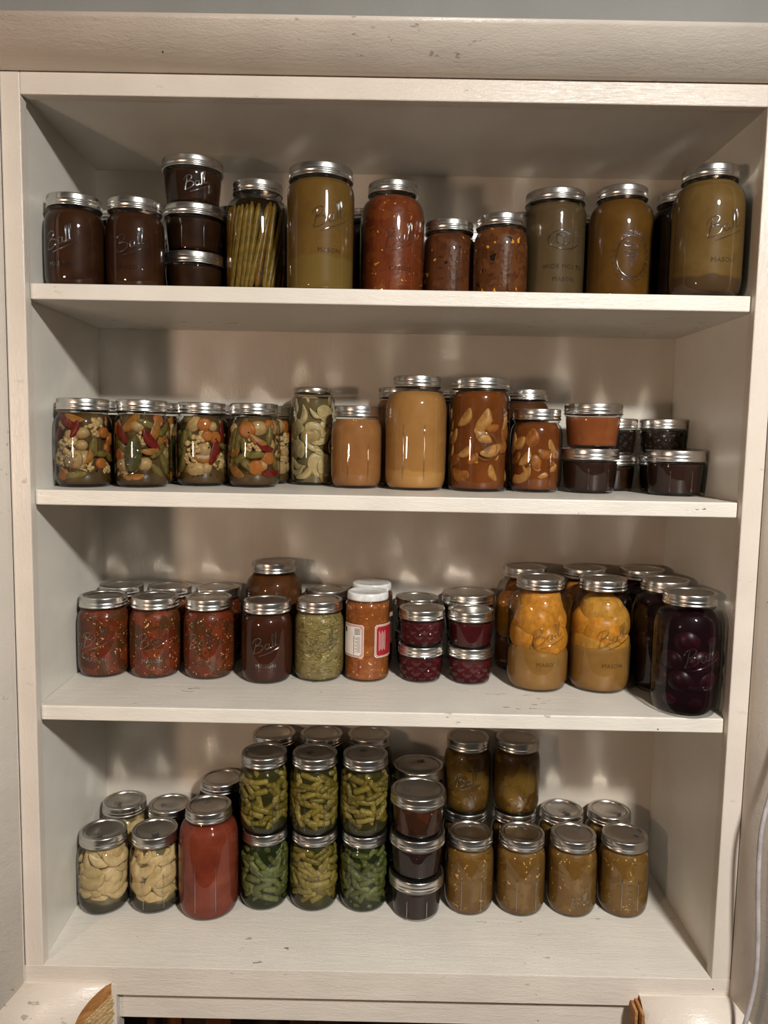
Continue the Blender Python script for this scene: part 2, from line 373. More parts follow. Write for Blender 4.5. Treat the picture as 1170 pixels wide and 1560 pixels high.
def shelf_board(z, label):
    b = MB(); b.prism([(.0006,.012), (W-.0006,.012), (W-.0006,.0186), (xr-.0004,.0186), (xr-.0004,D-.0005), (xl(D)+.0006,D-.0005), (xl(.0186)+.0004,.0186), (.0006,.0186)], z-TH, z)
    o = link('shelf_board', b.mesh('shelf_board', [M_shelf])); bevel(o, .0018, 3); tag(o, label, 'shelf', 'painted shelf boards')
shelf_board(ZS[1], 'top white painted shelf board, holding the tall broth jars')
shelf_board(ZS[2], 'middle white painted shelf board, holding mixed pickles and apple sauce')
shelf_board(ZS[3], 'lowest white painted shelf board, holding salsa, peaches and beets')

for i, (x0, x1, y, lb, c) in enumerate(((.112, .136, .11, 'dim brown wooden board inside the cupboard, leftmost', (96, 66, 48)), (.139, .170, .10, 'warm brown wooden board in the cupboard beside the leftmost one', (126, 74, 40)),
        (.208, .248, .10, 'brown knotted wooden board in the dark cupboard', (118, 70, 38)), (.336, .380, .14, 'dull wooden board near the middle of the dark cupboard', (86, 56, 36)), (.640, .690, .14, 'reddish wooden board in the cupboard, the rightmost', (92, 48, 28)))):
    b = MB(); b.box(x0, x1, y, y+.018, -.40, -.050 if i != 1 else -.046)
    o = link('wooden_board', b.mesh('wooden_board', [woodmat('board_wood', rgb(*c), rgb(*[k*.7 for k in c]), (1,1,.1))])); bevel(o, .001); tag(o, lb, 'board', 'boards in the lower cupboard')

# cable hanging by the right moulding
b = MB(); pts = [(1.024,-.052,.60),(1.0135,-.052,.46),(1.004,-.053,.38),(.9935,-.054,.315),(.9835,-.055,.265),(.9815,-.055,.225),(.9835,-.055,.165),(.9875,-.056,.095),(.9870,-.057,.04),(.9790,-.058,-.01),(.968,-.058,-.06),(.955,-.058,-.13)]
b.tube(smooth_path(pts, 8), .0031, 12)
o = link('hanging_cable', b.mesh('hanging_cable', [M_cable], True)); tag(o, 'light grey cable hanging over the right side moulding', 'cable')

# ------------------------------------------------------------------ jar geometry
def lathe(name, prof, seg=64, mat=None, rfun=None, closed=True):
    V = []; Fc = []; rows = []
    for j, (r, z) in enumerate(prof):
        if r < 1e-6: rows.append([len(V)]); V.append((0, 0, z))
        else:
            row = []
            for k in range(seg):
                a = 2*PI*k/seg; rr = r+(rfun(j, k, a, z) if rfun else 0)
                row.append(len(V)); V.append((rr*math.sin(a), -rr*math.cos(a), z))
            rows.append(row)
    for a, b_ in zip(rows, rows[1:]):
        for k in range(seg):
            k2 = (k+1) % seg
            if len(a) == 1: Fc.append((a[0], b_[k2], b_[k]))
            elif len(b_) == 1: Fc.append((a[k], a[k2], b_[0]))
            else: Fc.append((a[k], a[k2], b_[k2], b_[k]))
    return mesh(name, V, Fc, True, [mat] if mat else None)
# type: height, body radius, lid radius, neck radius, shoulder start/end as z, base radius, base corner height, lid band height
TY = {
 'RP': dict(h=.1265, rb=.0400, rl=.0362, rn=.0335, s0=.078, s1=.1040, r0=.0300, c=.022, lh=.0165),
 'RQ': dict(h=.1725, rb=.0474, rl=.0362, rn=.0335, s0=.114, s1=.1495, r0=.0365, c=.025, lh=.0165),
 'WQ': dict(h=.1710, rb=.0468, rl=.0440, rn=.0415, s0=.132, s1=.1490, r0=.0400, c=.013, lh=.0165),
 'WH': dict(h=.0680, rb=.0415, rl=.0440, rn=.0412, s0=.044, s1=.0480, r0=.0335, c=.010, lh=.0165, taper=.0380),
 'J4': dict(h=.0580, rb=.0345, rl=.0362, rn=.0335, s0=.036, s1=.0400, r0=.0275, c=.006, lh=.0150, taper=.0315),
 'SH': dict(h=.1400, rb=.0352, rl=.0322, rn=.0300, s0=.116, s1=.1265, r0=.0285, c=.008, lh=.0120),
 'MU': dict(h=.1570, rb=.0355, rl=.0322, rn=.0300, s0=.128, s1=.1430, r0=.0305, c=.005, lh=.0095),
 'PH': dict(h=.1600, rb=.0395, rl=.0362, rn=.0335, s0=.112, s1=.1370, r0=.0305, c=.020, lh=.0165),
}
def body_profile(t):
    T = TY[t]; P_ = [(0, .003), (T['r0']*.75, .0025), (T['r0']*.86, .0002), (T['r0'], 0)]
    rlow = T.get('taper', T['rb'])
    for k in range(1, 7):
        a = k/6*PI/2; P_.append((T['r0']+(rlow-T['r0'])*math.sin(a), T['c']*(1-math.cos(a))))
    n = 10
    for k in range(1, n+1):
        u = k/n; P_.append((rlow+(T['rb']-rlow)*u+.0003*math.sin(u*PI), T['c']+(T['s0']-T['c'])*u))
    for k in range(1, 9):
        u = k/8; w = u*u*(3-2*u)
        # rounded shoulder
        rr = T['rn']+(T['rb']-T['rn'])*math.sqrt(max(0, 1-u**2.4)) if T['rb']-T['rn'] > .003 else T['rb']+(T['rn']-T['rb'])*w
        P_.append((rr, T['s0']+(T['s1']-T['s0'])*u))
    zb = T['h']-T['lh']
    P_ += [(T['rn'], T['s1']+.001), (T['rn']+.0004, zb-.0035), (T['rn']+.0018, zb-.0028), (T['rn']+.0018, zb-.0012), (T['rn']+.0003, zb), (T['rn'], zb+.006)]
    return P_
def r_at(prof_, z):
    for (r0, z0), (r1, z1) in zip(prof_[4:], prof_[5:]):
        if z0 <= z <= z1 and z1 > z0: return r0+(r1-r0)*(z-z0)/(z1-z0)
    return prof_[-1][0]
CACHE = {}
def cached(key, fn):
    if key not in CACHE: CACHE[key] = fn()
    return CACHE[key]
def glass_mesh(t, mat, quilt=False):
    def f():
        pr = body_profile(t)
        if quilt:
            T = TY[t]; fine = []
            for (r0, z0), (r1, z1) in zip(pr, pr[1:]):
                m_ = 3 if T['c'] <= z0 < T['s0'] else 1
                fine += [(r0+(r1-r0)*i/m_, z0+(z1-z0)*i/m_) for i in range(m_)]
            fine.append(pr[-1])
            def rf(j, k, a, z):
                if z < .005 or z > T['s0']: return 0
                u = a*14/PI/1; v = z/.0085*PI
                return .0024*abs(math.sin(u/2+v/2))*abs(math.sin(u/2-v/2))*1.4-.0016
            return lathe('jar_glass', fine, 168, mat, lambda j,k,a,z: rf(j,k,a*2,z))
        return lathe('jar_glass', pr, 64, mat)
    return cached(('g', t, mat.name, quilt), f)
def fill_mesh(t, mat, top, k, low=None):
    """contents: body profile shrunk to k, up to height top; low = (height, k) keeps the lower part wide"""
    def f():
        pr = body_profile(t); out = [(0, .0042)]; 
        zs = [.0042, .006, .009, .013, .018]+[.018+(top-.018)*i/22 for i in range(1, 23)]
        for z in zs:
            kk = k
            if low: kk = low[1] if z < low[0] else max(k, low[1]-(z-low[0])*60*(low[1]-k))
            rr = r_at(pr, z)
            out.append((rr*kk-(.0012 if z < .005 else 0), z))
        out.append((0, top)); return lathe('jar_contents', out, 56, mat)
    return cached(('f', t, mat.name, top, k, low), f)
def band_mesh(R, lh):
    def f():
        s = lh/.0165
        pr = [(R-.0012,-.0165*s), (R+.0005,-.0165*s), (R+.0009,-.0152*s), (R-.0002,-.0138*s), (R-.0006,-.0122*s), (R+.0004,-.0108*s), (R+.0004,-.0096*s), (R-.0006,-.0084*s), (R-.0002,-.0068*s),
              (R,-.0062*s), (R,-.0018*s), (R-.0005,-.0006), (R-.0014,0), (R-.0044,-.0001), (R-.0056,-.0006), (R-.0062,-.0030)]
        return lathe('screw_band', pr, 176, M_band, lambda j,k,a,z: (-.00045 if (k % 2) else .0) if j in (9, 10) else 0)
    return cached(('b', R, lh), f)
def disc_mesh(R):
    return cached(('d', R), lambda: lathe('lid_disc', [(R-.0055,-.0026), (R-.0072,-.0024), (R-.0082,-.0018), (R-.0092,-.0018), (R-.0104,-.0026), (R*.3,-.0024), (0,-.0023)], 64, M_disc))
def cap_mesh(R, lh, mat):
    return cached(('c', R, lh, mat.name), lambda: lathe('screw_cap', [(R-.0015,-lh), (R,-lh), (R+.0003,-lh*.8), (R+.0002,-.003), (R-.0004,-.0012), (R-.0018,-.0002), (R-.0035,0), (R-.0055,-.0006), (R-.0065,-.0012), (0,-.0012)], 80, mat))

# embossing, laid out flat in metres then wrapped round radius r
BALL = [[(.10,.66),(.20,.84),(.36,.88),(.42,.76),(.34,.62),(.20,.53),(.34,.52),(.42,.40),(.36,.25),(.20,.16),(.06,.20),(.05,.30)], [(.27,.84),(.20,.60),(.12,.34),(.05,.14)],
        [(.62,.44),(.55,.48),(.48,.38),(.48,.25),(.54,.22),(.60,.32),(.64,.46)], [(.64,.46),(.60,.28),(.66,.23),(.70,.30)],
        [(.68,.26),(.78,.54),(.84,.84),(.80,.86),(.75,.56),(.72,.28),(.77,.24)], [(.78,.28),(.88,.56),(.95,.88),(.91,.90),(.85,.58),(.82,.30),(.88,.26),(.98,.42)],
        [(.20,-.02),(.50,.00),(.78,.06),(1.0,.13)]]
def wrap(u, v, h, r): return ((r+h)*math.sin(u/r), -(r+h)*math.cos(u/r), v)
def ball_strokes(w, r, zc, rad=.00075, tilt=.30):
    m = MB()
    for i, st in enumerate(BALL):
        pts = []
        for p_ in smooth_path([(x, y, 0) for x, y in st], 5):
            x, y = (p_.x-.52)*w, (p_.y-.45)*w*.62
            u, v = x*math.cos(tilt)-y*math.sin(tilt), x*math.sin(tilt)+y*math.cos(tilt)
            pts.append(wrap(u, zc+v, .0, r))
        m.tube(pts, (lambda t, q=rad: q*(.55+.6*math.sin(PI*min(1, t*1.0+.05)))), 6)
    return m
def text_flat(txt, size):
    def f():
        cu = bpy.data.curves.new('lettering', 'FONT'); cu.body = txt; cu.size = size; cu.align_x = 'CENTER'; cu.extrude = .0004; cu.resolution_u = 2; cu.space_character = 1.15
        ob = bpy.data.objects.new('lettering', cu); COL.objects.link(ob)
        dg = bpy.context.evaluated_depsgraph_get(); dg.update()
        me = bpy.data.meshes.new_from_object(ob.evaluated_get(dg))
        V = [tuple(v.co) for v in me.vertices]; Fc = [tuple(p_.vertices) for p_ in me.polygons]
        bpy.data.objects.remove(ob); bpy.data.curves.remove(cu); bpy.data.meshes.remove(me)
        return V, Fc
    return cached(('t', txt, size), f)
def add_text(m, txt, size, r, zc):
    V, Fc = text_flat(txt, size); m.add([wrap(x, zc+y, z, r) for x, y, z in V], Fc)
def ring(m, ru, rv, r, zc, rad, n=40, u0=0):
    pts = [wrap(u0+ru*math.cos(2*PI*i/n), zc+rv*math.sin(2*PI*i/n), 0, r) for i in range(n+1)]; m.tube(pts, rad, 6)
def dot(m, u, v, r, s):
    c = Vector(wrap(u, v, 0, r)); V = []; Fc = []
    for i in range(5):
        for k in range(6):
            a = PI*i/4; b_ = 2*PI*k/6; V.append(c+Vector((math.sin(a)*math.cos(b_), math.sin(a)*math.sin(b_), math.cos(a)))*s)
    for i in range(4):
        for k in range(6): Fc.append((i*6+k, (i+1)*6+k, (i+1)*6+(k+1)%6, i*6+(k+1)%6))
    m.add(V, Fc)
def emboss(kind, t):
    T = TY[t]; r = T['rb']+.0001; hb = T['s0']
    def f():
        m = MB()
        if kind == 'mason':
            add_text(m, 'MASON', .0085, r, {'RP': .028, 'RQ': .043, 'WQ': .052, 'PH': .04}[t])
        elif kind == 'ball':
            ww = {'RP': .048, 'RQ': .054, 'WQ': .054, 'WH': .040, 'PH': .046}[t]
            zc = {'RP': .064, 'RQ': .090, 'WQ': .100, 'WH': .030, 'PH': .09}[t]
            m = ball_strokes(ww, r, zc)
        elif kind == 'wide':
            ring(m, .024, .0135, r, .096, .0010)
            m.tube([wrap(-.012, .103, 0, r), wrap(-.002, .107, 0, r), wrap(.008, .103, 0, r), wrap(-.002, .099, 0, r), wrap(-.012, .103, 0, r)], .0009, 6)
            for q in ((-.012,.103,-.012,.092), (-.002,.099,-.002,.087), (.008,.103,.008,.092), (-.012,.092,-.002,.087), (-.002,.087,.008,.092), (.013,.102,.013,.088), (.018,.100,.018,.091)):
                m.tube([wrap(q[0], q[1], 0, r), wrap(q[2], q[3], 0, r)], .0009, 6)
        elif kind == 'widetext':
            add_text(m, 'WIDE MOUTH', .0088, r, .055); add_text(m, 'MASON', .0088, r, .037)
        elif kind in ('grapes', 'medal'):
            zc = hb*(.52 if t != 'RQ' else .60)
            ru, rv = (.022, .029) if t == 'RQ' else (.017, .020)
            ring(m, ru, rv, r, zc, .0008)
            if kind == 'grapes':
                n = 22
                for i in range(n):
                    a = 2*PI*i/n; ring(m, .0022, .0022, r, zc+(rv+.0045)*math.sin(a), .0005, 8, (ru+.0045)*math.cos(a))
                ring(m, .006, .004, r, zc+rv*.45, .0007, 14, .002); ring(m, .005, .0035, r, zc+rv*.6, .0007, 14, -.007)
            rr = random.Random(3)
            for row in range(8):
                for q in range(8-row):
                    dot(m, (q-(7-row)/2)*.0028, zc+.006-row*.0026, r, .0012)
        elif kind == 'marks':
            for u in (-.013, .013): m.tube(smooth_path([wrap(u, hb*.22, 0, r), wrap(u, hb*.5, 0, r), wrap(u, hb*.88, 0, r)], 3), .0010, 6)
            for i in range(5): m.tube([wrap(-.0035, hb*(.25+.13*i), 0, r), wrap(.0035, hb*(.25+.13*i), 0, r)], .0008, 6)
        elif kind == 'scale':
            m.tube(smooth_path([wrap(.010, hb*.10, 0, r), wrap(.010, hb*.5, 0, r), wrap(.010, hb*.90, 0, r)], 3), .0013, 6)
            for i, tx in enumerate(('16', '12', '8', '4')): add_text_at(m, tx, .0050, r, hb*(.90-.2*i), .001)
            for i, tx in enumerate(('400', '300', '200', '100')): add_text_at(m, tx, .0045, r, hb*(.88-.2*i), -.014)
        elif kind == 'panel':
            for u in (-.016, .016): m.tube(smooth_path([wrap(u, hb*.16, 0, r), wrap(u, hb*.5, 0, r), wrap(u, hb*.86, 0, r)], 3), .0008, 6)
        elif kind == 'ballpanel':
            m = ball_strokes(.034, r, hb*.42, .0007)
        return m.mesh('embossed_lettering' if kind not in ('marks', 'panel') else 'embossed_marks', [M_emb], True)
    return cached(('e', kind, t), f)
def add_text_at(m, txt, size, r, zc, u0):
    V, Fc = text_flat(txt, size); m.add([wrap(x+u0, zc+y, z, r) for x, y, z in V], Fc)
def stamp_mesh(R):
    def f():
        m = MB()
        for st in BALL:
            pts = [((p_.x-.5)*.011, (p_.y-.4)*.008, -.0022) for p_ in smooth_path([(x, y, 0) for x, y in st], 3)]
            m.tube(pts, .00035, 4)
        for k in range(3):
            m.box(-.004, .004, -.0052-k*.0014, -.0048-k*.0014, -.0026, -.0021)
        return m.mesh('lid_stamp', [M_mark])
    return cached('stamp', f)

# ------------------------------------------------------------------ food pieces (each about 1 unit, scaled on placing; local x = length, y = outward)
def ell(nu=20, nv=12, fn=None, name='piece'):
    V = []; Fc = []
    for j in range(nv+1):
        a = PI*j/nv
        for i in range(nu):
            b_ = 2*PI*i/nu; v = Vector((math.cos(a), math.sin(a)*math.cos(b_), math.sin(a)*math.sin(b_)))
            V.append(fn(v) if fn else v)
    for j in range(nv):
        for i in range(nu): Fc.append((j*nu+i, j*nu+(i+1)%nu, (j+1)*nu+(i+1)%nu, (j+1)*nu+i))
    return mesh(name, V, Fc)
def piece_bean(L, r, bend):
    def fn(v):
        x = v.x; k = min(1, (1-abs(x))*5+.0)**.5 if abs(x) > .8 else 1
        rr = math.hypot(v.y, v.z); q = (r*k*(.94+.06*math.sin(x*9)))/max(rr, 1e-5) if rr > 1e-4 else 0
        return Vector((x*L/2, v.y*q-bend*(x*x)*L, v.z*q))
    V = []; Fc = []; nu, nv = 10, 14
    for j in range(nv+1):
        x = -1+2*j/nv; k = .35 if j in (0, nv) else (.92 if j in (1, nv-1) else 1+.05*math.sin(j*1.9))
        for i in range(nu):
            b_ = 2*PI*i/nu
            V.append((x*L/2, r*k*math.cos(b_)-bend*x*x*L, r*k*math.sin(b_)))
    for j in range(nv):
        for i in range(nu): Fc.append((j*nu+i, j*nu+(i+1)%nu, (j+1)*nu+(i+1)%nu, (j+1)*nu+i))
    Fc.append(list(range(nu))[::-1]); Fc.append(list(range(nv*nu, (nv+1)*nu)))
    return mesh('bean', V, Fc)
def withmat(me, m):
    c = me.copy(); c.materials.clear(); c.materials.append(m); return c
def bump3(v, f, a): return a*math.sin(v.x*f+1.3)*math.sin(v.y*f+.4)*math.sin(v.z*f+2.1)
def cres(v, L, w, t, bend):   # wedge slice: crescent with a sharp inner edge
    x, y, z = v.x, v.y, v.z
    zz = z*w*(1-.25*x*x); th = t*(.35+.65*(.5+.5*z))
    return Vector((x*L, y*th, zz-bend*x*x))
def build_pieces():
    S = {}
    S['bean'] = [withmat(piece_bean(L, .0050, bd), m) for L, bd in ((.028, .03), (.022, .01), (.034, .045)) for m in P['bean']]
    S['beang'] = [withmat(piece_bean(L, .0048, bd), m) for L, bd in ((.030, .035), (.023, .01)) for m in P['beang']]
    S['asp'] = [withmat(piece_bean(.128, .0047, 0), m) for m in P['asp']]
    S['pear'] = [withmat(ell(fn=lambda v: cres(v, .021, .0115, .0085, .006)), P['pear'][0]), withmat(ell(fn=lambda v: Vector((v.x*.017, v.y*.008, v.z*(.0135 if v.x > 0 else .0105)))), P['pear'][1]), withmat(ell(fn=lambda v: cres(v, .019, .0075, .008, .008)), P['pear'][1])]
    S['peach'] = [withmat(ell(24, 16, lambda v: Vector((v.x*.0235, (v.y if v.y > 0 else v.y*.45)*.017, v.z*.0225))*(1+bump3(v, 4, .06))), m) for m in P['peach']]
    S['peachd'] = [withmat(ell(24, 16, lambda v: Vector((v.x*.0235, (v.y if v.y > 0 else v.y*.45)*.017, v.z*.0225))*(1+bump3(v, 4, .06))), P['peachd'][0])]
    S['apple'] = [withmat(ell(fn=lambda v: cres(v, .0155, .0092, .0050, .0028)), P['apple'][0]), withmat(ell(fn=lambda v: cres(v, .0125, .0088, .0045, .001)), P['apple'][1]), withmat(ell(fn=lambda v: cres(v, .0140, .0068, .0045, .0035)), P['apple'][0])]
    S['beet'] = [withmat(ell(fn=lambda v: Vector((v.x*.0155, v.y*.013, v.z*.0155))*(1+bump3(v, 3, .05))), m) for m in P['beet']]
    S['mush'] = [withmat(ell(fn=lambda v: Vector((v.x*.0135, v.y*.0022, v.z*.0105+.3*v.x*v.x*.0105))), P['mush'][0]), withmat(ell(fn=lambda v: cres(v, .014, .0045, .003, .007)), P['mush'][0]), withmat(ell(fn=lambda v: Vector((v.x*.012, v.y*.0028, v.z*.012))), P['mush'][1])]
    S['onion'] = [withmat(ell(fn=lambda v: Vector((v.x*.0125, v.y*.010, v.z*.0105*(1+.25*max(0, v.x)**3)))), P['onion'][0])]
    S['onions'] = [withmat(ell(fn=lambda v: Vector((v.x*.0075, v.y*.0065, v.z*.0068))), P['onion'][0])]
    S['carrot'] = [withmat(ell(fn=lambda v: Vector((v.x*.0075, max(-.6, min(.6, v.y))*.007, v.z*.0072))), P['carrot'][0])]
    def caul():
        rr = random.Random(5); V = []; Fc = []
        for k in range(26):
            a = rr.uniform(0, 2*PI); q = rr.random()**.5
            c = Vector((math.cos(a)*q*.0125, (1-q*q)*.005-.001, math.sin(a)*q*.0105)); s = rr.uniform(.0024, .0038)
            n = len(V); nu, nv = 8, 6
            for j in range(nv+1):
                for i in range(nu):
                    t_, b_ = PI*j/nv, 2*PI*i/nu; V.append(c+Vector((math.cos(t_), math.sin(t_)*math.cos(b_), math.sin(t_)*math.sin(b_)))*s)
            for j in range(nv):
                for i in range(nu): Fc.append((n+j*nu+i, n+j*nu+(i+1)%nu, n+(j+1)*nu+(i+1)%nu, n+(j+1)*nu+i))
        return mesh('cauliflower_floret', V, Fc)
    S['caul'] = [withmat(caul(), P['caul'][0])]
    S['pepper'] = [withmat(ell(fn=lambda v: cres(v, .0145, .0055, .0025, .003)), m) for m in P['pepper']]
    S['celery'] = [withmat(ell(fn=lambda v: Vector((v.x*.012, max(-.7, min(.7, v.y))*.005*(1-.0), v.z*.0048*(1+.12*math.cos(v.y*14))))), P['celery'][0]), withmat(piece_bean(.034, .0045, .08), P['celery'][0])]
    S['leaf'] = [withmat(ell(20, 16, lambda v: Vector((v.x*.027, v.y*.0007+.0006*math.cos(v.z*3), v.z*.0125*(1-.15*v.x)))), P['leaf'][0])]
    S['corn'] = [withmat(ell(8, 6, lambda v: v*.0014), P['corn'][0])]
    return S
SP = build_pieces()
PNAME = dict(bean='green_bean', beang='green_bean', asp='asparagus_spear', pear='pear_slice', peach='peach_half', peachd='peach_half', apple='apple_slice', beet='beet', mush='mushroom_slice',
             onion='pearl_onion', onions='pearl_onion', carrot='carrot_slice', caul='cauliflower_floret', pepper='pepper_strip', celery='celery_piece', leaf='bay_leaf', corn='peppercorn')
def place(par, kind, rr, th, z, tilt, t, depth=.0, idx=None, scale=1.0, L=None):
    """put a piece on the inner face of the glass: th angle, z height, tilt = angle of its long axis from horizontal"""
    T = TY[t]; pr = body_profile(t)
    me = SP[kind][rr.randrange(len(SP[kind])) if idx is None else idx]
    vs = me.vertices; hx = max(abs(v.co.x) for v in vs)*scale; hy = max(v.co.y for v in vs)*scale; hz = max(abs(v.co.z) for v in vs)*scale
    vert = abs(math.sin(tilt))*hx+abs(math.cos(tilt))*hz; hor = abs(math.cos(tilt))*hx+abs(math.sin(tilt))*hz
    Rg = min(r_at(pr, max(.004, z-vert*.8)), r_at(pr, z), r_at(pr, min(z+vert*.8, T['h']-T['lh'])))-.0012
    rc = Rg-hy*.92-depth
    ca, sa = math.cos(tilt), math.sin(tilt)
    er = Vector((math.sin(th), -math.cos(th), 0)); et = Vector((math.cos(th), math.sin(th), 0)); ez = Vector((0,0,1))
    X = et*ca+ez*sa; Y = er; Z = X.cross(Y)
    M = Matrix((X, Y, Z)).transposed()
    c = er*rc+Vector((0,0,z)); me2 = me.copy(); zt = T['h']-T['lh']-.004
    for v in me2.vertices:          # soft food pressed against the glass: follow the jar wall
        q = c+M@(v.co*scale); q.z = min(max(q.z, .0045), zt)
        rq = math.hypot(q.x, q.y); lim = r_at(pr, q.z)-.0011
        if rq > lim: q.x *= lim/rq; q.y *= lim/rq
        v.co = q-c
    o = link(PNAME[kind], me2, par, c)
    return o
def scatter(par, kind, n, t, z0, z1, rr, dmin, tilt=None, th_range=(-PI, PI), scale=(1,1), depth=.002, pts=None):
    pts = [] if pts is None else pts; R_ = TY[t]['rb']*.8; k = 0; tries = 0
    while k < n and tries < n*60:
        tries += 1
        th = rr.uniform(*th_range); z = rr.uniform(z0, z1)
        if any((((th-a+PI)%(2*PI)-PI)*R_)**2+(z-b_)**2 < dmin*dmin for a, b_ in pts): continue
        pts.append((th, z)); k += 1
        place(par, kind, rr, th, z, tilt(rr) if tilt else rr.uniform(-1.4, 1.4), t, rr.uniform(0, depth), None, rr.uniform(*scale))
    return pts

def beans(par, t, kind, seed):
    rr = random.Random(seed); T = TY[t]; top = .103
    n = 0
    for row in range(12):
        z = .013+row*(top-.022)/11
        for c in range(8):
            th = 2*PI*(c+.5*(row%2)+rr.uniform(-.25, .25))/8
            place(par, kind, rr, th, z+rr.uniform(-.003, .003), rr.gauss(0, .55) if rr.random() < .75 else rr.uniform(-1.5, 1.5), t, rr.uniform(0, .0035), None, rr.uniform(.92, 1.12))
def pieces(par, what, t, seed):
    rr = random.Random(seed)
    if what in ('bean', 'beang'): beans(par, t, what, seed)
    elif what == 'asp':
        for k in range(31):
            th = 2*PI*k/31+rr.uniform(-.05, .05); place(par, 'asp', rr, th, .072+rr.uniform(-.003, .006), PI/2-.16-rr.uniform(-.05, .07), t, rr.uniform(.001, .003), None, .98)
    elif what == 'pear':
        for row, z in enumerate((.028, .041, .054, .067, .081, .094)):
            for c in range(7):
                place(par, 'pear', rr, 2*PI*(c+.5*(row%2)+rr.uniform(-.2, .2))/7, z+rr.uniform(-.004, .004), rr.choice((.3, -.5, .9, -.2, .1))+rr.uniform(-.3, .3), t, rr.uniform(0, .005), None, rr.uniform(.95, 1.2) if z < .09 else .9)
    elif what in ('peach', 'peachd'):
        for th, z in ((-.62, .106), (.55, .122), (1.75, .104), (2.9, .116), (-1.9, .120), (.42, .080), (2.3, .080), (-1.5, .084), (-.1, .134), (2.0, .134)) if seed % 2 else ((-.30, .094), (.95, .103), (2.1, .098), (-1.6, .100), (3.1, .094), (.55, .074), (-1.1, .076), (2.6, .074), (-.5, .118), (.5, .120), (1.7, .118), (-1.8, .119)):
            place(par, what, rr, th, z, rr.uniform(-.6, .6), t, rr.uniform(.0, .005), None, rr.uniform(1.30, 1.45))
        place(par, what, rr, .35, .066 if seed % 2 else .085, 1.2, t, 0, 0, .34)
    elif what == 'apple':
        scatter(par, 'apple', 62 if t == 'WQ' else 38, t, .014, TY[t]['s1']-.012, rr, .0115 if t == 'WQ' else .0115, depth=.0058, scale=(.95, 1.6))
    elif what == 'beet':
        for row, z in enumerate((.024, .052, .080, .108, .130)):
            for c in range(6): place(par, 'beet', rr, 2*PI*(c+.5*(row%2)+rr.uniform(-.15, .15))/6, z, rr.uniform(-1, 1), t, rr.uniform(.002, .006), None, 1.35)
    elif what == 'mush':
        scatter(par, 'mush', 78, t, .010, .134, rr, .0096, depth=.003, scale=(1.05, 1.5))
    elif what.startswith('pick'):
        v = what[4:]; pts = []
        def put(kind, th, z, tilt, idx=None, s=1.0, d=0): pts.append((th, z)); place(par, kind, rr, th, z, tilt, t, d, idx, s*(1.0 if kind == 'leaf' else 1.32))
        if v == '1':
            put('onion', .25, .040, .2, s=1.15); put('caul', -.25, .060, .4, s=.9); put('caul', .95, .083, 1.3, s=.9); put('onions', .42, .077, .3); put('onions', .38, .060, 0, s=.9); put('pepper', -.35, .094, -.7, 0); put('pepper', .18, .082, 1.2, 0, .7)
            put('carrot', -.45, .017, 0); put('celery', .15, .018, .15, 0); put('celery', .85, .058, 1.5, 0); put('caul', -.85, .040, 1.2, s=.7); put('pepper', .7, .045, 1.2, 1, .7); put('onion', -.75, .088, -.6, s=.9); put('pepper', .05, .097, -.3, 1, .8)
        elif v == '2':
            put('leaf', .12, .050, 1.45); put('onions', .55, .034, .3, s=1.15); put('onion', -.5, .034, .2, s=.95); put('pepper', .75, .068, -.9, 0); put('pepper', -.45, .076, -.9, 0); put('pepper', 0, .092, .8, 1, 1.1); put('onions', .25, .088, -.5, s=1.05)
            put('pepper', 1.0, .080, 1.2, 1); put('celery', .65, .092, -.4, 0); put('pepper', .75, .052, .1, 1, .7); put('carrot', -.95, .085, 0); put('pepper', .1, .014, .1, 1, .8)
        elif v == '3':
            put('onion', -.25, .092, 1.0, s=.95); put('carrot', .28, .093, .1, s=1.15); put('carrot', .40, .076, .2, s=.9); put('caul', -.05, .066, .8, s=1.1); put('caul', -.32, .045, -.5, s=.8); put('pepper', .75, .052, 1.3, 0, 1.1); put('onion', -.12, .026, .0, s=1.0); put('onions', .38, .028, 1.1, s=1.0)
            put('celery', -.95, .060, 1.5, 1); put('celery', -.7, .070, 1.3, 0); put('onions', .7, .090, 1.4, s=.8); put('celery', -.8, .035, 1.2, 0)
        elif v == '4':
            put('carrot', -.2, .086, .1, s=1.4); put('onion', .28, .088, .2, s=1.0); put('celery', -.65, .072, 1.3, 1, 1.3); put('celery', -.95, .065, 1.4, 1, 1.2); put('caul', .1, .062, -.4, s=.85); put('celery', -.4, .045, .6, 0); put('celery', .18, .049, .1, 0, .9)
            put('carrot', .22, .030, 0, s=1.3); put('carrot', .75, .044, 0, s=1.1); put('onions', .5, .033, 1.2, s=1.0); put('celery', -.25, .036, -.8, 0); put('celery', .85, .075, 1.4, 1); put('pepper', .25, .070, -.5, 1, .8)
        for kind, n, s in (('caul', 7, .85), ('celery', 12, 1.05), ('onions', 8, 1.1), ('carrot', 6, 1.1), ('pepper', 9, 1.05), ('onion', 5, 1)):
            scatter(par, kind, n, t, .016, .098, rr, .0122, scale=(s*.95, s*1.4), depth=.004, pts=pts)
        for k in range(20):
            place(par, 'corn', rr, rr.uniform(-PI, PI), rr.choice((rr.uniform(.006, .02), rr.uniform(.02, .095))), 0, t, 0)

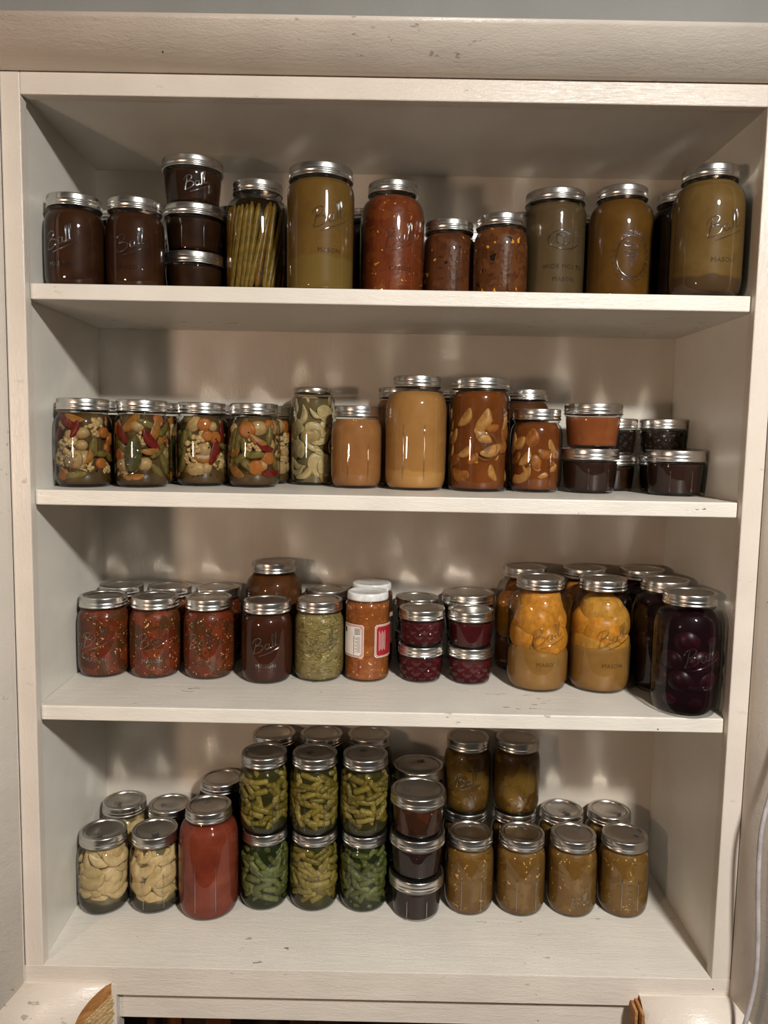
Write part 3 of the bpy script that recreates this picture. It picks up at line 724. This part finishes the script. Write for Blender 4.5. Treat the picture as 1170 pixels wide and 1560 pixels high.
# ------------------------------------------------------------------ jars
M_rim = M_emb
def jar(x, y, z, t, fill, emb=None, rot=0, label='', group=None, extra=None, quilt=False, name='mason_jar', top=None, k=.975, low=None, glass=None, seed=1, lid='band', cat='jar', stamp=None):
    T = TY[t]; e = link(name, None, None, (x, y, z), (0, 0, rot)); e.empty_display_size = .02
    tag(e, label, cat, group)
    rr = random.Random(seed*13+5)
    link('jar_glass', glass_mesh(t, glass or M_glass, quilt), e)
    topz = top if top is not None else T['h']-T['lh']-.004
    link('jar_contents', fill_mesh(t, F[fill], topz, k, low), e)
    if emb:
        for em in {'ballmason': ('ball', 'mason'), 'wide': ('wide', 'widetext')}.get(emb, (emb,)):
            link({'ball': 'embossed_script', 'ballpanel': 'embossed_script', 'mason': 'embossed_lettering', 'widetext': 'embossed_lettering', 'wide': 'embossed_emblem', 'medal': 'embossed_emblem', 'grapes': 'embossed_emblem', 'scale': 'embossed_scale'}.get(em, 'embossed_marks'), emboss(em, t), e)
    if lid == 'band':
        a = rr.uniform(0, 6.28)
        link('screw_band', band_mesh(T['rl'], T['lh']), e, (0, 0, T['h']), (0, 0, a))
        d = link('lid_disc', disc_mesh(T['rl']), e, (0, 0, T['h']), (0, 0, a))
        if stamp is not None: link('lid_stamp', stamp_mesh(T['rl']), d, (math.sin(stamp[0]-a)*0+stamp[1], stamp[2], 0), (0, 0, stamp[0]))
    else:
        link('screw_cap', cap_mesh(T['rl'], T['lh'], lid), e, (0, 0, T['h']))
    if extra: pieces(e, extra, t, seed)
    return e
ST = (.3, .012, .012)
def S_(): return (R0.uniform(-3, 3), R0.uniform(-.012, .012), R0.uniform(-.008, .014))
z1, z2, z3 = ZS[1], ZS[2], ZS[3]; hW, hJ, hR = TY['WH']['h'], TY['J4']['h'], TY['RP']['h']
J = []
def add(*a, **k): J.append((a, k))
g1 = 'jars on the top shelf'; g2 = 'jars on the second shelf'; g3 = 'jars on the third shelf'; g4 = 'jars on the cabinet floor'
# ---- top shelf
add(.0363,.0756,z1,'RP','brown','ballmason',-.15,'dark brown pint jar at the far left of the top shelf',g1)
add(.1170,.0874,z1,'RP','brown','ballmason',.15,'dark brown pint jar second from the left on the top shelf',g1)
add(.1845,.1480,z1,'WH','jam',None,0,'squat dark jar at the bottom of the stack of three on the top shelf',g1,name='jelly_jar')
add(.1840,.1500,z1+hW,'WH','jam','panel',.2,'squat dark jar in the middle of the stack of three on the top shelf',g1,name='jelly_jar')
add(.1822,.1530,z1+2*hW,'WH','jam','ball',.35,'squat dark jar on the very top of the stack on the top shelf',g1,name='jelly_jar')
add(.2790,.1500,z1,'RQ','aspb',None,0,'quart jar of slanting asparagus spears on the top shelf',g1,extra='asp',k=.80,top=.146,seed=3)
add(.3790,.0790,z1,'WQ','broth1','ballmason',.35,'tall wide mouth jar of olive tan broth with pale sediment on the top shelf',g1)
add(.4794,.1415,z1,'RQ','redchunk','ballmason',.25,'quart jar of chunky red sauce in the middle of the top shelf',g1,top=.151)
add(.5650,.1662,z1,'RP','corn1','scale',.0,'brown bean and corn pint beside the chunky red quart on the top shelf',g1)
add(.6387,.1312,z1,'RP','corn2','scale',-.1,'brown pint dotted with yellow corn, left of the grey wide mouth jar',g1)
add(.7231,.1661,z1,'WQ','broth2','wide',.15,'wide mouth jar of grey tan broth with an oval emblem on the glass',g1)
add(.8166,.1443,z1,'RQ','broth3','grapes',.10,'quart of amber broth with a grape medallion on the glass',g1)
add(.9120,.1597,z1,'RQ','dbroth',None,0,'dark quart jar half hidden behind the rightmost broth jar on the top shelf',g1)
add(.9090,.0560,z1,'RQ','broth4','ballmason',.10,'large tan broth quart at the far right front of the top shelf',g1)
bk = 'jars at the back of the top shelf'
add(.0700,.1550,z1,'RP','brown',None,0,'pint jar peeking between the two leftmost dark brown pints',bk)
add(.1500,.2430,z1,'RP','dbroth',None,0,'jar behind the second pint and the stack of squat jars on the top shelf',bk)
add(.2320,.2400,z1,'PH','black',None,0,'dark jar behind the gap between the squat stack and the asparagus',bk)
add(.3450,.2410,z1,'PH','dbroth',None,0,'jar barely seen between the asparagus quart and the olive tan broth',bk)
add(.4350,.2410,z1,'PH','black',None,0,'dark jar behind the left side of the chunky red quart',bk)
add(.6050,.2450,z1,'RP','dbroth',None,0,'jar behind the gap between the two brown corn pints',bk)
add(.6876,.2468,z1,'PH','dbroth',None,0,'jar behind the left shoulder of the grey tan wide mouth jar',bk)
add(.7780,.2460,z1,'PH','black',None,0,'jar between and behind the grey tan jar and the grape medallion quart',bk)
add(.8720,.2460,z1,'PH','black',None,0,'jar in the gap right of the grape medallion quart, at the back',bk)
# ---- second shelf
add(.0356,.0940,z2,'RP','pickb','medal',-.1,'mixed pickle pint with a big onion, leftmost on the second shelf',g2,extra='pick1',k=.80,low=(.010,.97),seed=11)
add(.1155,.1109,z2,'RP','pickb','medal',-.15,'mixed pickle pint with a bay leaf against the glass',g2,extra='pick2',k=.80,low=(.010,.97),seed=12)
add(.1134,.1925,z2,'RP','pickb',None,.9,'mixed pickle pint showing red pepper, behind the bay leaf jar',g2,extra='pick2',k=.80,low=(.010,.97),seed=13)
add(.1910,.1650,z2,'RP','pickb',None,.05,'mixed pickle pint with a cauliflower floret in its centre, third in front',g2,extra='pick3',k=.80,low=(.010,.97),seed=14)
add(.2730,.1570,z2,'RP','pickb',None,.05,'mixed pickle pint with carrot and celery, next to the mushroom jar',g2,extra='pick4',k=.80,low=(.010,.97),seed=15)
add(.2802,.2468,z2,'RP','pickb',None,1.0,'mixed pickle pint behind the carrot and celery one',g2,extra='pick3',k=.80,low=(.010,.97),seed=16)
add(.0326,.1816,z2,'RP','pickb',None,0,'pickle jar hidden behind the leftmost pickle pint on the second shelf',g2)
add(.1986,.2480,z2,'RP','pickb',None,0,'pickle jar at the back behind the cauliflower pint',g2)
add(.3562,.2341,z2,'MU','mushb',None,0,'tall narrow jar of pale mushroom slices with a plain metal cap',g2,extra='mush',k=.84,top=.139,seed=21,lid=M_gold,name='glass_jar')
add(.4300,.1800,z2,'RP','apples1','panel',.1,'pint jar of tan apple sauce',g2)
add(.5220,.1649,z2,'RQ','apples2','panel',-.1,'quart jar of golden apple sauce',g2,top=.149)
add(.4980,.2501,z2,'PH','apples1',None,0,'jar behind the golden apple sauce quart',g2)
add(.6190,.1648,z2,'WQ','syrup','medal',.15,'wide mouth quart of apple slices in amber syrup',g2,extra='apple',k=.88,seed=23)
add(.5974,.2502,z2,'PH','brownor',None,0,'jar behind the wide mouth apple slice quart',g2)
add(.7076,.1649,z2,'RP','syrup','panel',0,'pint jar of apple slices in amber syrup',g2,extra='apple',k=.88,seed=24)
add(.7030,.2460,z2,'PH','brownor',None,0,'taller amber jar behind the apple slice pint',g2)
add(.7928,.1682,z2,'WH','plum','panel',.1,'squat dark plum jar under the orange brown one on the second shelf',g2,name='jelly_jar')
add(.7950,.1690,z2+hW,'WH','orange',None,.0,'squat orange brown jar on top of a dark one on the second shelf',g2,name='jelly_jar')
add(.8475,.2325,z2,'J4','jam',None,0,'small dark jelly jar below the quilted one, second shelf right',g2,name='jelly_jar')
add(.8475,.2325,z2+hJ,'J4','black',None,0,'small quilted dark jelly jar between the orange brown jar and the rightmost stack',g2,name='jelly_jar',quilt=True)
add(.9233,.2259,z2,'J4','black',None,0,'small dark jelly jar hidden behind the rightmost squat jar',g2,name='jelly_jar')
add(.9233,.2259,z2+hJ,'J4','black',None,0,'small quilted dark jelly jar above and behind the rightmost squat jar',g2,name='jelly_jar',quilt=True)
add(.9155,.1440,z2,'WH','plum','panel',-.1,'squat plum dark jar at the far right front of the second shelf',g2,name='jelly_jar')
# ---- third shelf
add(.0330,.1681,z3,'RP','salsa','ballmason',.0,'red salsa pint at the left end of the third shelf, front row',g3)
add(.1146,.1681,z3,'RP','salsa','ballmason',.15,'red salsa pint second from the left in the front row, third shelf',g3,stamp=S_())
add(.2001,.1682,z3,'RP','salsa','ball',-.1,'red salsa pint third in the front row, left of the chocolate brown jar',g3)
add(.2949,.1532,z3,'RP','choc','ballmason',.1,'smooth chocolate brown pint with clear script on the glass',g3)
add(.3753,.1678,z3,'RP','relish','ball',.25,'pint jar of pale green shredded relish',g3)
add(.0330,.2497,z3,'RP','salsa',None,0,'salsa pint behind the leftmost red salsa pint',g3)
add(.1146,.2497,z3,'RP','salsa',None,0,'salsa pint behind the second red salsa pint',g3)
add(.1962,.2497,z3,'RP','salsa',None,0,'salsa pint behind the third red salsa pint',g3)
add(.2918,.2422,z3,'RQ','brownor',None,0,'tall amber brown quart standing behind the chocolate brown pint',g3)
add(.3805,.2496,z3,'RP','black',None,0,'dark pint behind the pale green relish',g3)
add(.4518,.1702,z3,'SH','salsao',None,0,'orange salsa jar with white cap and red bordered paper labels, in front',g3,lid=M_cap,name='salsa_jar',top=.126,k=.97)
add(.4567,.2416,z3,'SH','salsa',None,0,'white capped salsa jar behind the labelled orange one',g3,lid=M_cap,name='salsa_jar',top=.126,k=.97)
add(.5380,.1690,z3,'J4','maroon',None,0,'bottom quilted maroon jelly jar of the left front pair',g3,name='jelly_jar',quilt=True)
add(.5380,.1670,z3+hJ,'J4','maroon',None,.1,'top quilted maroon jelly jar of the left front pair',g3,name='jelly_jar',quilt=True)
add(.6158,.1650,z3,'J4','maroon',None,.05,'bottom quilted maroon jelly jar of the right front pair',g3,name='jelly_jar',quilt=True)
add(.6150,.1630,z3+hJ,'J4','maroon','' or None,0,'smooth maroon jelly jar on top of the right front pair',g3,name='jelly_jar')
add(.5330,.2500,z3,'J4','black',None,0,'lower dark jelly jar of the stack behind the left quilted pair',g3,name='jelly_jar')
add(.5330,.2500,z3+hJ,'J4','black',None,0,'upper dark jelly jar of the stack behind the left quilted pair',g3,name='jelly_jar')
add(.6194,.2457,z3,'J4','black',None,0,'dark jelly jar under the wide lidded one behind the right pair',g3,name='jelly_jar')
add(.6194,.2457,z3+hJ,'WH','black',None,0,'wide lidded dark jar on top behind the right quilted pair',g3,name='jelly_jar')
add(.7125,.2422,z3,'RQ','peachd',None,0,'amber peach quart at the back, behind the left peach jar',g3,extra='peachd',k=.70,seed=32,low=(.055,.96))
add(.8116,.2422,z3,'RQ','peachd',None,0,'amber peach quart at the back, behind the right peach jar',g3,extra='peachd',k=.70,seed=33,low=(.055,.96))
add(.7188,.1458,z3,'RQ','peachb','ballmason',.12,'quart of golden peach halves filled to the neck, left front peach jar',g3,extra='peach',k=.66,seed=31,low=(.058,.965),top=.150)
add(.8154,.1457,z3,'RQ','peachb','ballmason',.15,'quart of peach halves with a clear gap below the lid, right front',g3,extra='peach',k=.66,seed=34,low=(.070,.965),top=.132)
add(.9082,.2422,z3,'RQ','beet',None,0,'beet quart furthest back in the right corner of the third shelf',g3)
add(.9120,.1457,z3,'RQ','beet','panel',-.2,'beet quart in the middle of the row of three',g3,extra='beet',k=.85,seed=42,top=.148)
add(.9120,.0491,z3,'RQ','beet','ballmason',.05,'dark purple beet quart closest to the front, third shelf right end',g3,extra='beet',k=.83,seed=41,top=.146)
# ---- floor
add(.0338,.1474,0,'RP','pearb','',-.0,'pint of pale pear slices at the front left of the cabinet floor',g4,extra='pear',k=.72,low=(.013,.97),seed=51,stamp=(2.2,-.002,.014))
add(.1152,.1529,0,'RP','pearb','panel',.2,'pint of curled pear slices next to the tomato quart',g4,extra='pear',k=.72,low=(.013,.97),seed=52,stamp=(.9,-.010,.012))
add(.0338,.2470,0,'RP','pearb',None,0,'pear pint at the back left corner of the cabinet floor',g4,extra='pear',k=.72,low=(.013,.97),seed=53,stamp=(.4,.012,-.002))
add(.1150,.2386,0,'RP','plum',None,0,'dark pint behind the curled pear slices',g4,stamp=(.2,.010,.002))
add(.2040,.2421,0,'RQ','black',None,0,'dark quart standing behind the red tomato quart',g4)
add(.2039,.1449,0,'RQ','tomato','panel',.1,'quart of smooth red tomato sauce on the cabinet floor',g4,top=.150,stamp=(1.2,.004,.012))
for i, (x, y, kd, gl, fl, w) in enumerate(((.2899,.1681,'beang',M_glassg,'beang','left'), (.3715,.1681,'bean',M_glass,'beanb','middle'), (.4531,.1681,'beang',M_glassg,'beang','right'))):
    lb = ('deep green bean pint at the bottom of the %s front bean stack' if kd == 'beang' else 'olive green bean pint at the bottom of the %s front bean stack') % w
    add(x,y,0,'RP',fl,None,0,lb,g4,extra=kd,k=.80,low=(.009,.97),seed=61+i,glass=gl)
    add(x-.001,y,hR,'RP','beanb','panel',.1,'olive green bean pint on top of the %s front bean stack' % w,g4,extra='bean',k=.80,low=(.009,.97),seed=71+i,stamp=(.1,.002+.004*i,.004+.003*i) if i else None)
for x, w in ((.2928,'left'), (.3744,'middle'), (.4560,'right')):
    add(x,.2496,0,'RP','beanb',None,0,'lower jar hidden behind the %s bean stack' % w,g4)
    add(x,.2496,hR,'RP','beanb',None,0,'upper jar whose lid shows behind the %s bean stack' % w,g4)
add(.5380,.1500,0,'WH','dkseed','panel',0,'squat dark jar at the bottom of the stack of three beside the beans',g4,name='jelly_jar')
add(.5380,.1500,hW,'WH','dkseed',None,0,'squat dark jar in the middle of the stack of three beside the beans',g4,name='jelly_jar')
add(.5380,.1490,2*hW,'WH','dkchunk',None,.1,'squat reddish brown jar on top of the stack of three beside the beans',g4,name='jelly_jar',stamp=(.5,-.018,.012))
for k_, w in enumerate(('bottom', 'middle', 'top')):
    add(.5411,.2406,k_*hW,'WH','black',None,0,'squat dark jar at the %s of the rear stack beside the beans' % w,g4,name='jelly_jar',stamp=(.4,-.018,.004) if k_ == 2 else None)
gl_ = ['olive green salsa pint closest to the dark squat stack, front row','olive green salsa pint with dark herb flecks, second in the front row','olive green salsa pint third in the front row, script on its glass','olive green salsa pint with measuring ticks at the right end']
for i, (x, y, em) in enumerate(((.6250,.1660,'panel'), (.7090,.1660,'panel'), (.7930,.1660,'ballpanel'), (.8770,.1672,'marks'))):
    add(x,y,0,'RP','green',em,(0,.1,.1,.0)[i],gl_[i],g4,stamp=((.1,-.02,.0),(.4,-.016,.002),(.05,.002,.018),(-.5,.019,.008))[i] if i else None)
add(.6264,.2481,0,'RP','greend',None,0,'lower green salsa pint under the left upper one at the back',g4)
add(.7110,.2480,0,'RP','greend',None,0,'lower green salsa pint under the right upper one at the back',g4)
add(.6264,.2481,hR,'RP','greend','ball',-.1,'brownish green pint stacked high at the back, the left of two',g4)
add(.7110,.2480,hR,'RP','greend',None,0,'brownish green pint stacked high at the back, the right of two',g4)
add(.7930,.2480,0,'RP','greend',None,0,'back row pint behind the gap of the third salsa pint',g4,stamp=(.05,.006,.016))
add(.8750,.2488,0,'RP','greend',None,0,'back row pint behind the rightmost salsa pint',g4,stamp=(-.5,.014,.012))
def jar_(a, k):
    a = list(a)
    if len(a) > 5 and a[5] == '': a[5] = None
    x, y, z, t, fill, emb, rot, label, group = a[:9]
    return jar(x, y, z, t, fill, emb, rot, label, group, **k)
SAL = None
for i, (a, k) in enumerate(J):
    if 'seed' not in k: k['seed'] = 100+i
    o = jar_(a, k)
    if k.get('name') == 'salsa_jar':
        front = a[1] < .2
        # paper labels wrapped round the jar
        r = TY['SH']['rb']
        M_pap = CACHE.get('pap') or plain('white_label_paper', rgb(214, 206, 198), .6, var=.03); CACHE['pap'] = M_pap
        M_red = CACHE.get('red') or plain('red_label_ink', rgb(148, 26, 34), .5, var=.05); CACHE['red'] = M_red
        M_blk = CACHE.get('blk') or plain('black_label_ink', rgb(60, 54, 54), .6, var=.03); CACHE['blk'] = M_blk
        def patch(m, u0, u1, v0, v1, h, mi, rc=.003):
            n = 14; V = []; Fc = []
            for s_ in range(n+1):
                u = u0+(u1-u0)*s_/n; e_ = min(u-u0, u1-u); c_ = 0
                if rc and e_ < rc: c_ = rc-math.sqrt(max(0, rc*rc-(rc-e_)**2))
                V += [wrap(u, v0+c_, h, r), wrap(u, v1-c_, h, r), wrap(u, v0+c_, h-.0002, r), wrap(u, v1-c_, h-.0002, r)]
            for s_ in range(n):
                q = s_*4; Fc += [(q, q+4, q+5, q+1), (q+2, q+3, q+7, q+6), (q, q+2, q+6, q+4), (q+1, q+5, q+7, q+3)]
            m.add(V, Fc, mi)
        def lab(u0, u1, red):
            m = MB(); v0, v1 = .040, .092
            patch(m, u0, u1, v0, v1, .0004, 0); patch(m, u0+.0012, u1-.0012, v0+.0012, v1-.0012, .0006, 1); patch(m, u0+.0020, u1-.0020, v0+.0020, v1-.0020, .0008, 0); patch(m, u0+.0028, u1-.0028, v0+.0028, v1-.0028, .0010, 1)
            if not red:
                patch(m, u0+.0036, u1-.0036, v0+.0036, v1-.0036, .0012, 0)
                for k_ in range(5): patch(m, u1-.015, u1-.005, v1-.007-k_*.0021, v1-.0061-k_*.0021, .0014, 2, 0)
                for k_ in range(5): patch(m, u0+.006+k_*.0011, u0+.0066+k_*.0011, v1-.014, v1-.006, .0014, 2, 0)
                for k_ in range(14): patch(m, u1-.014+.004*(k_%3==0), u1-.005, v1-.0195-k_*.0018, v1-.0190-k_*.0018, .0014, 2, 0)
                patch(m, u1-.0165, u1-.0157, v0+.005, v1-.018, .0014, 2, 0)
            else:
                for k_ in range(5): patch(m, u0+.007+k_*.0028, u0+.0077+k_*.0028, v0+.011+.002*(k_%2), v1-.010-.003*(k_%2), .0012, 0, 0)
            return m.mesh('paper_label', [M_pap, M_red, M_blk])
        if front:
            l1 = link('paper_label', lab(-.047, -.0045, False), o); l1['label'] = 'white paper label with red border and black print'
            l2 = link('paper_label', lab(.0125, .055, True), o); l2['label'] = 'red paper label with white lines of print'
            m = MB(); m.tube([wrap(-.0115, .0385, .0003, r), wrap(-.0115, .017, .0003, r)], .0004, 5); link('red_print_line', m.mesh('red_print_line', [M_red]), o)
        else:
            link('paper_label', lab(.020, .052, False), o)

# ------------------------------------------------------------------ light
def lamp(name, loc, power, col, rad):
    l = bpy.data.lights.new(name, 'POINT'); l.energy = power; l.color = col; l.shadow_soft_size = rad
    o = bpy.data.objects.new(name, l); COL.objects.link(o); o.location = loc; return o
l = bpy.data.lights.new('ceiling_downlight', 'AREA'); l.shape = 'DISK'; l.size = .19; l.energy = 67; l.color = (1.0, .965, .91)
o = bpy.data.objects.new('ceiling_downlight', l); COL.objects.link(o); o.location = (1.134, -1.55, 1.60)
o.rotation_euler = Vector((-.13, .21, -1)).to_track_quat('-Z', 'Y').to_euler()
lamp('side_lamp_light', (-.507, -1.30, .72), 26, (1.0, .71, .51), .06)
w = bpy.data.worlds.new('room_ambient'); sc.world = w; w.use_nodes = True
w.node_tree.nodes['Background'].inputs[0].default_value = (1, .88, .74, 1)
w.node_tree.nodes['Background'].inputs[1].default_value = .04

# ------------------------------------------------------------------ camera
yaw, pitch, roll, fpx = -.00312961, .09803499, .01872646, 1161.71879
cy, sy, cp, sp = math.cos(yaw), math.sin(yaw), math.cos(pitch), math.sin(pitch)
right = Vector((cy, -sy, 0)); fwd = Vector((sy*cp, cy*cp, -sp)); up = right.cross(fwd)
r2 = right*math.cos(roll)+up*math.sin(roll); u2 = -right*math.sin(roll)+up*math.cos(roll)
M = Matrix((r2, u2, -fwd)).transposed().to_4x4(); M.translation = Vector((.47842384, -1.01965467, .76072847))
cam = bpy.data.cameras.new('camera'); co = bpy.data.objects.new('camera', cam); COL.objects.link(co); co.matrix_world = M
cam.sensor_fit = 'HORIZONTAL'; cam.sensor_width = 36; cam.lens = fpx*36/1170; cam.clip_start = .01
sc.camera = co
sc.view_settings.view_transform = 'Standard'; sc.view_settings.look = 'None'; sc.view_settings.gamma = 1
sc.view_settings.use_curve_mapping = False; sc.view_settings.exposure = 0
sc.cycles.max_bounces = 8; sc.cycles.transparent_max_bounces = 16; sc.cycles.diffuse_bounces = 5; sc.cycles.glossy_bounces = 4
sc.cycles.use_denoising = True; sc.cycles.blur_glossy = 0; sc.cycles.sample_clamp_indirect = 40; sc.cycles.caustics_reflective = True
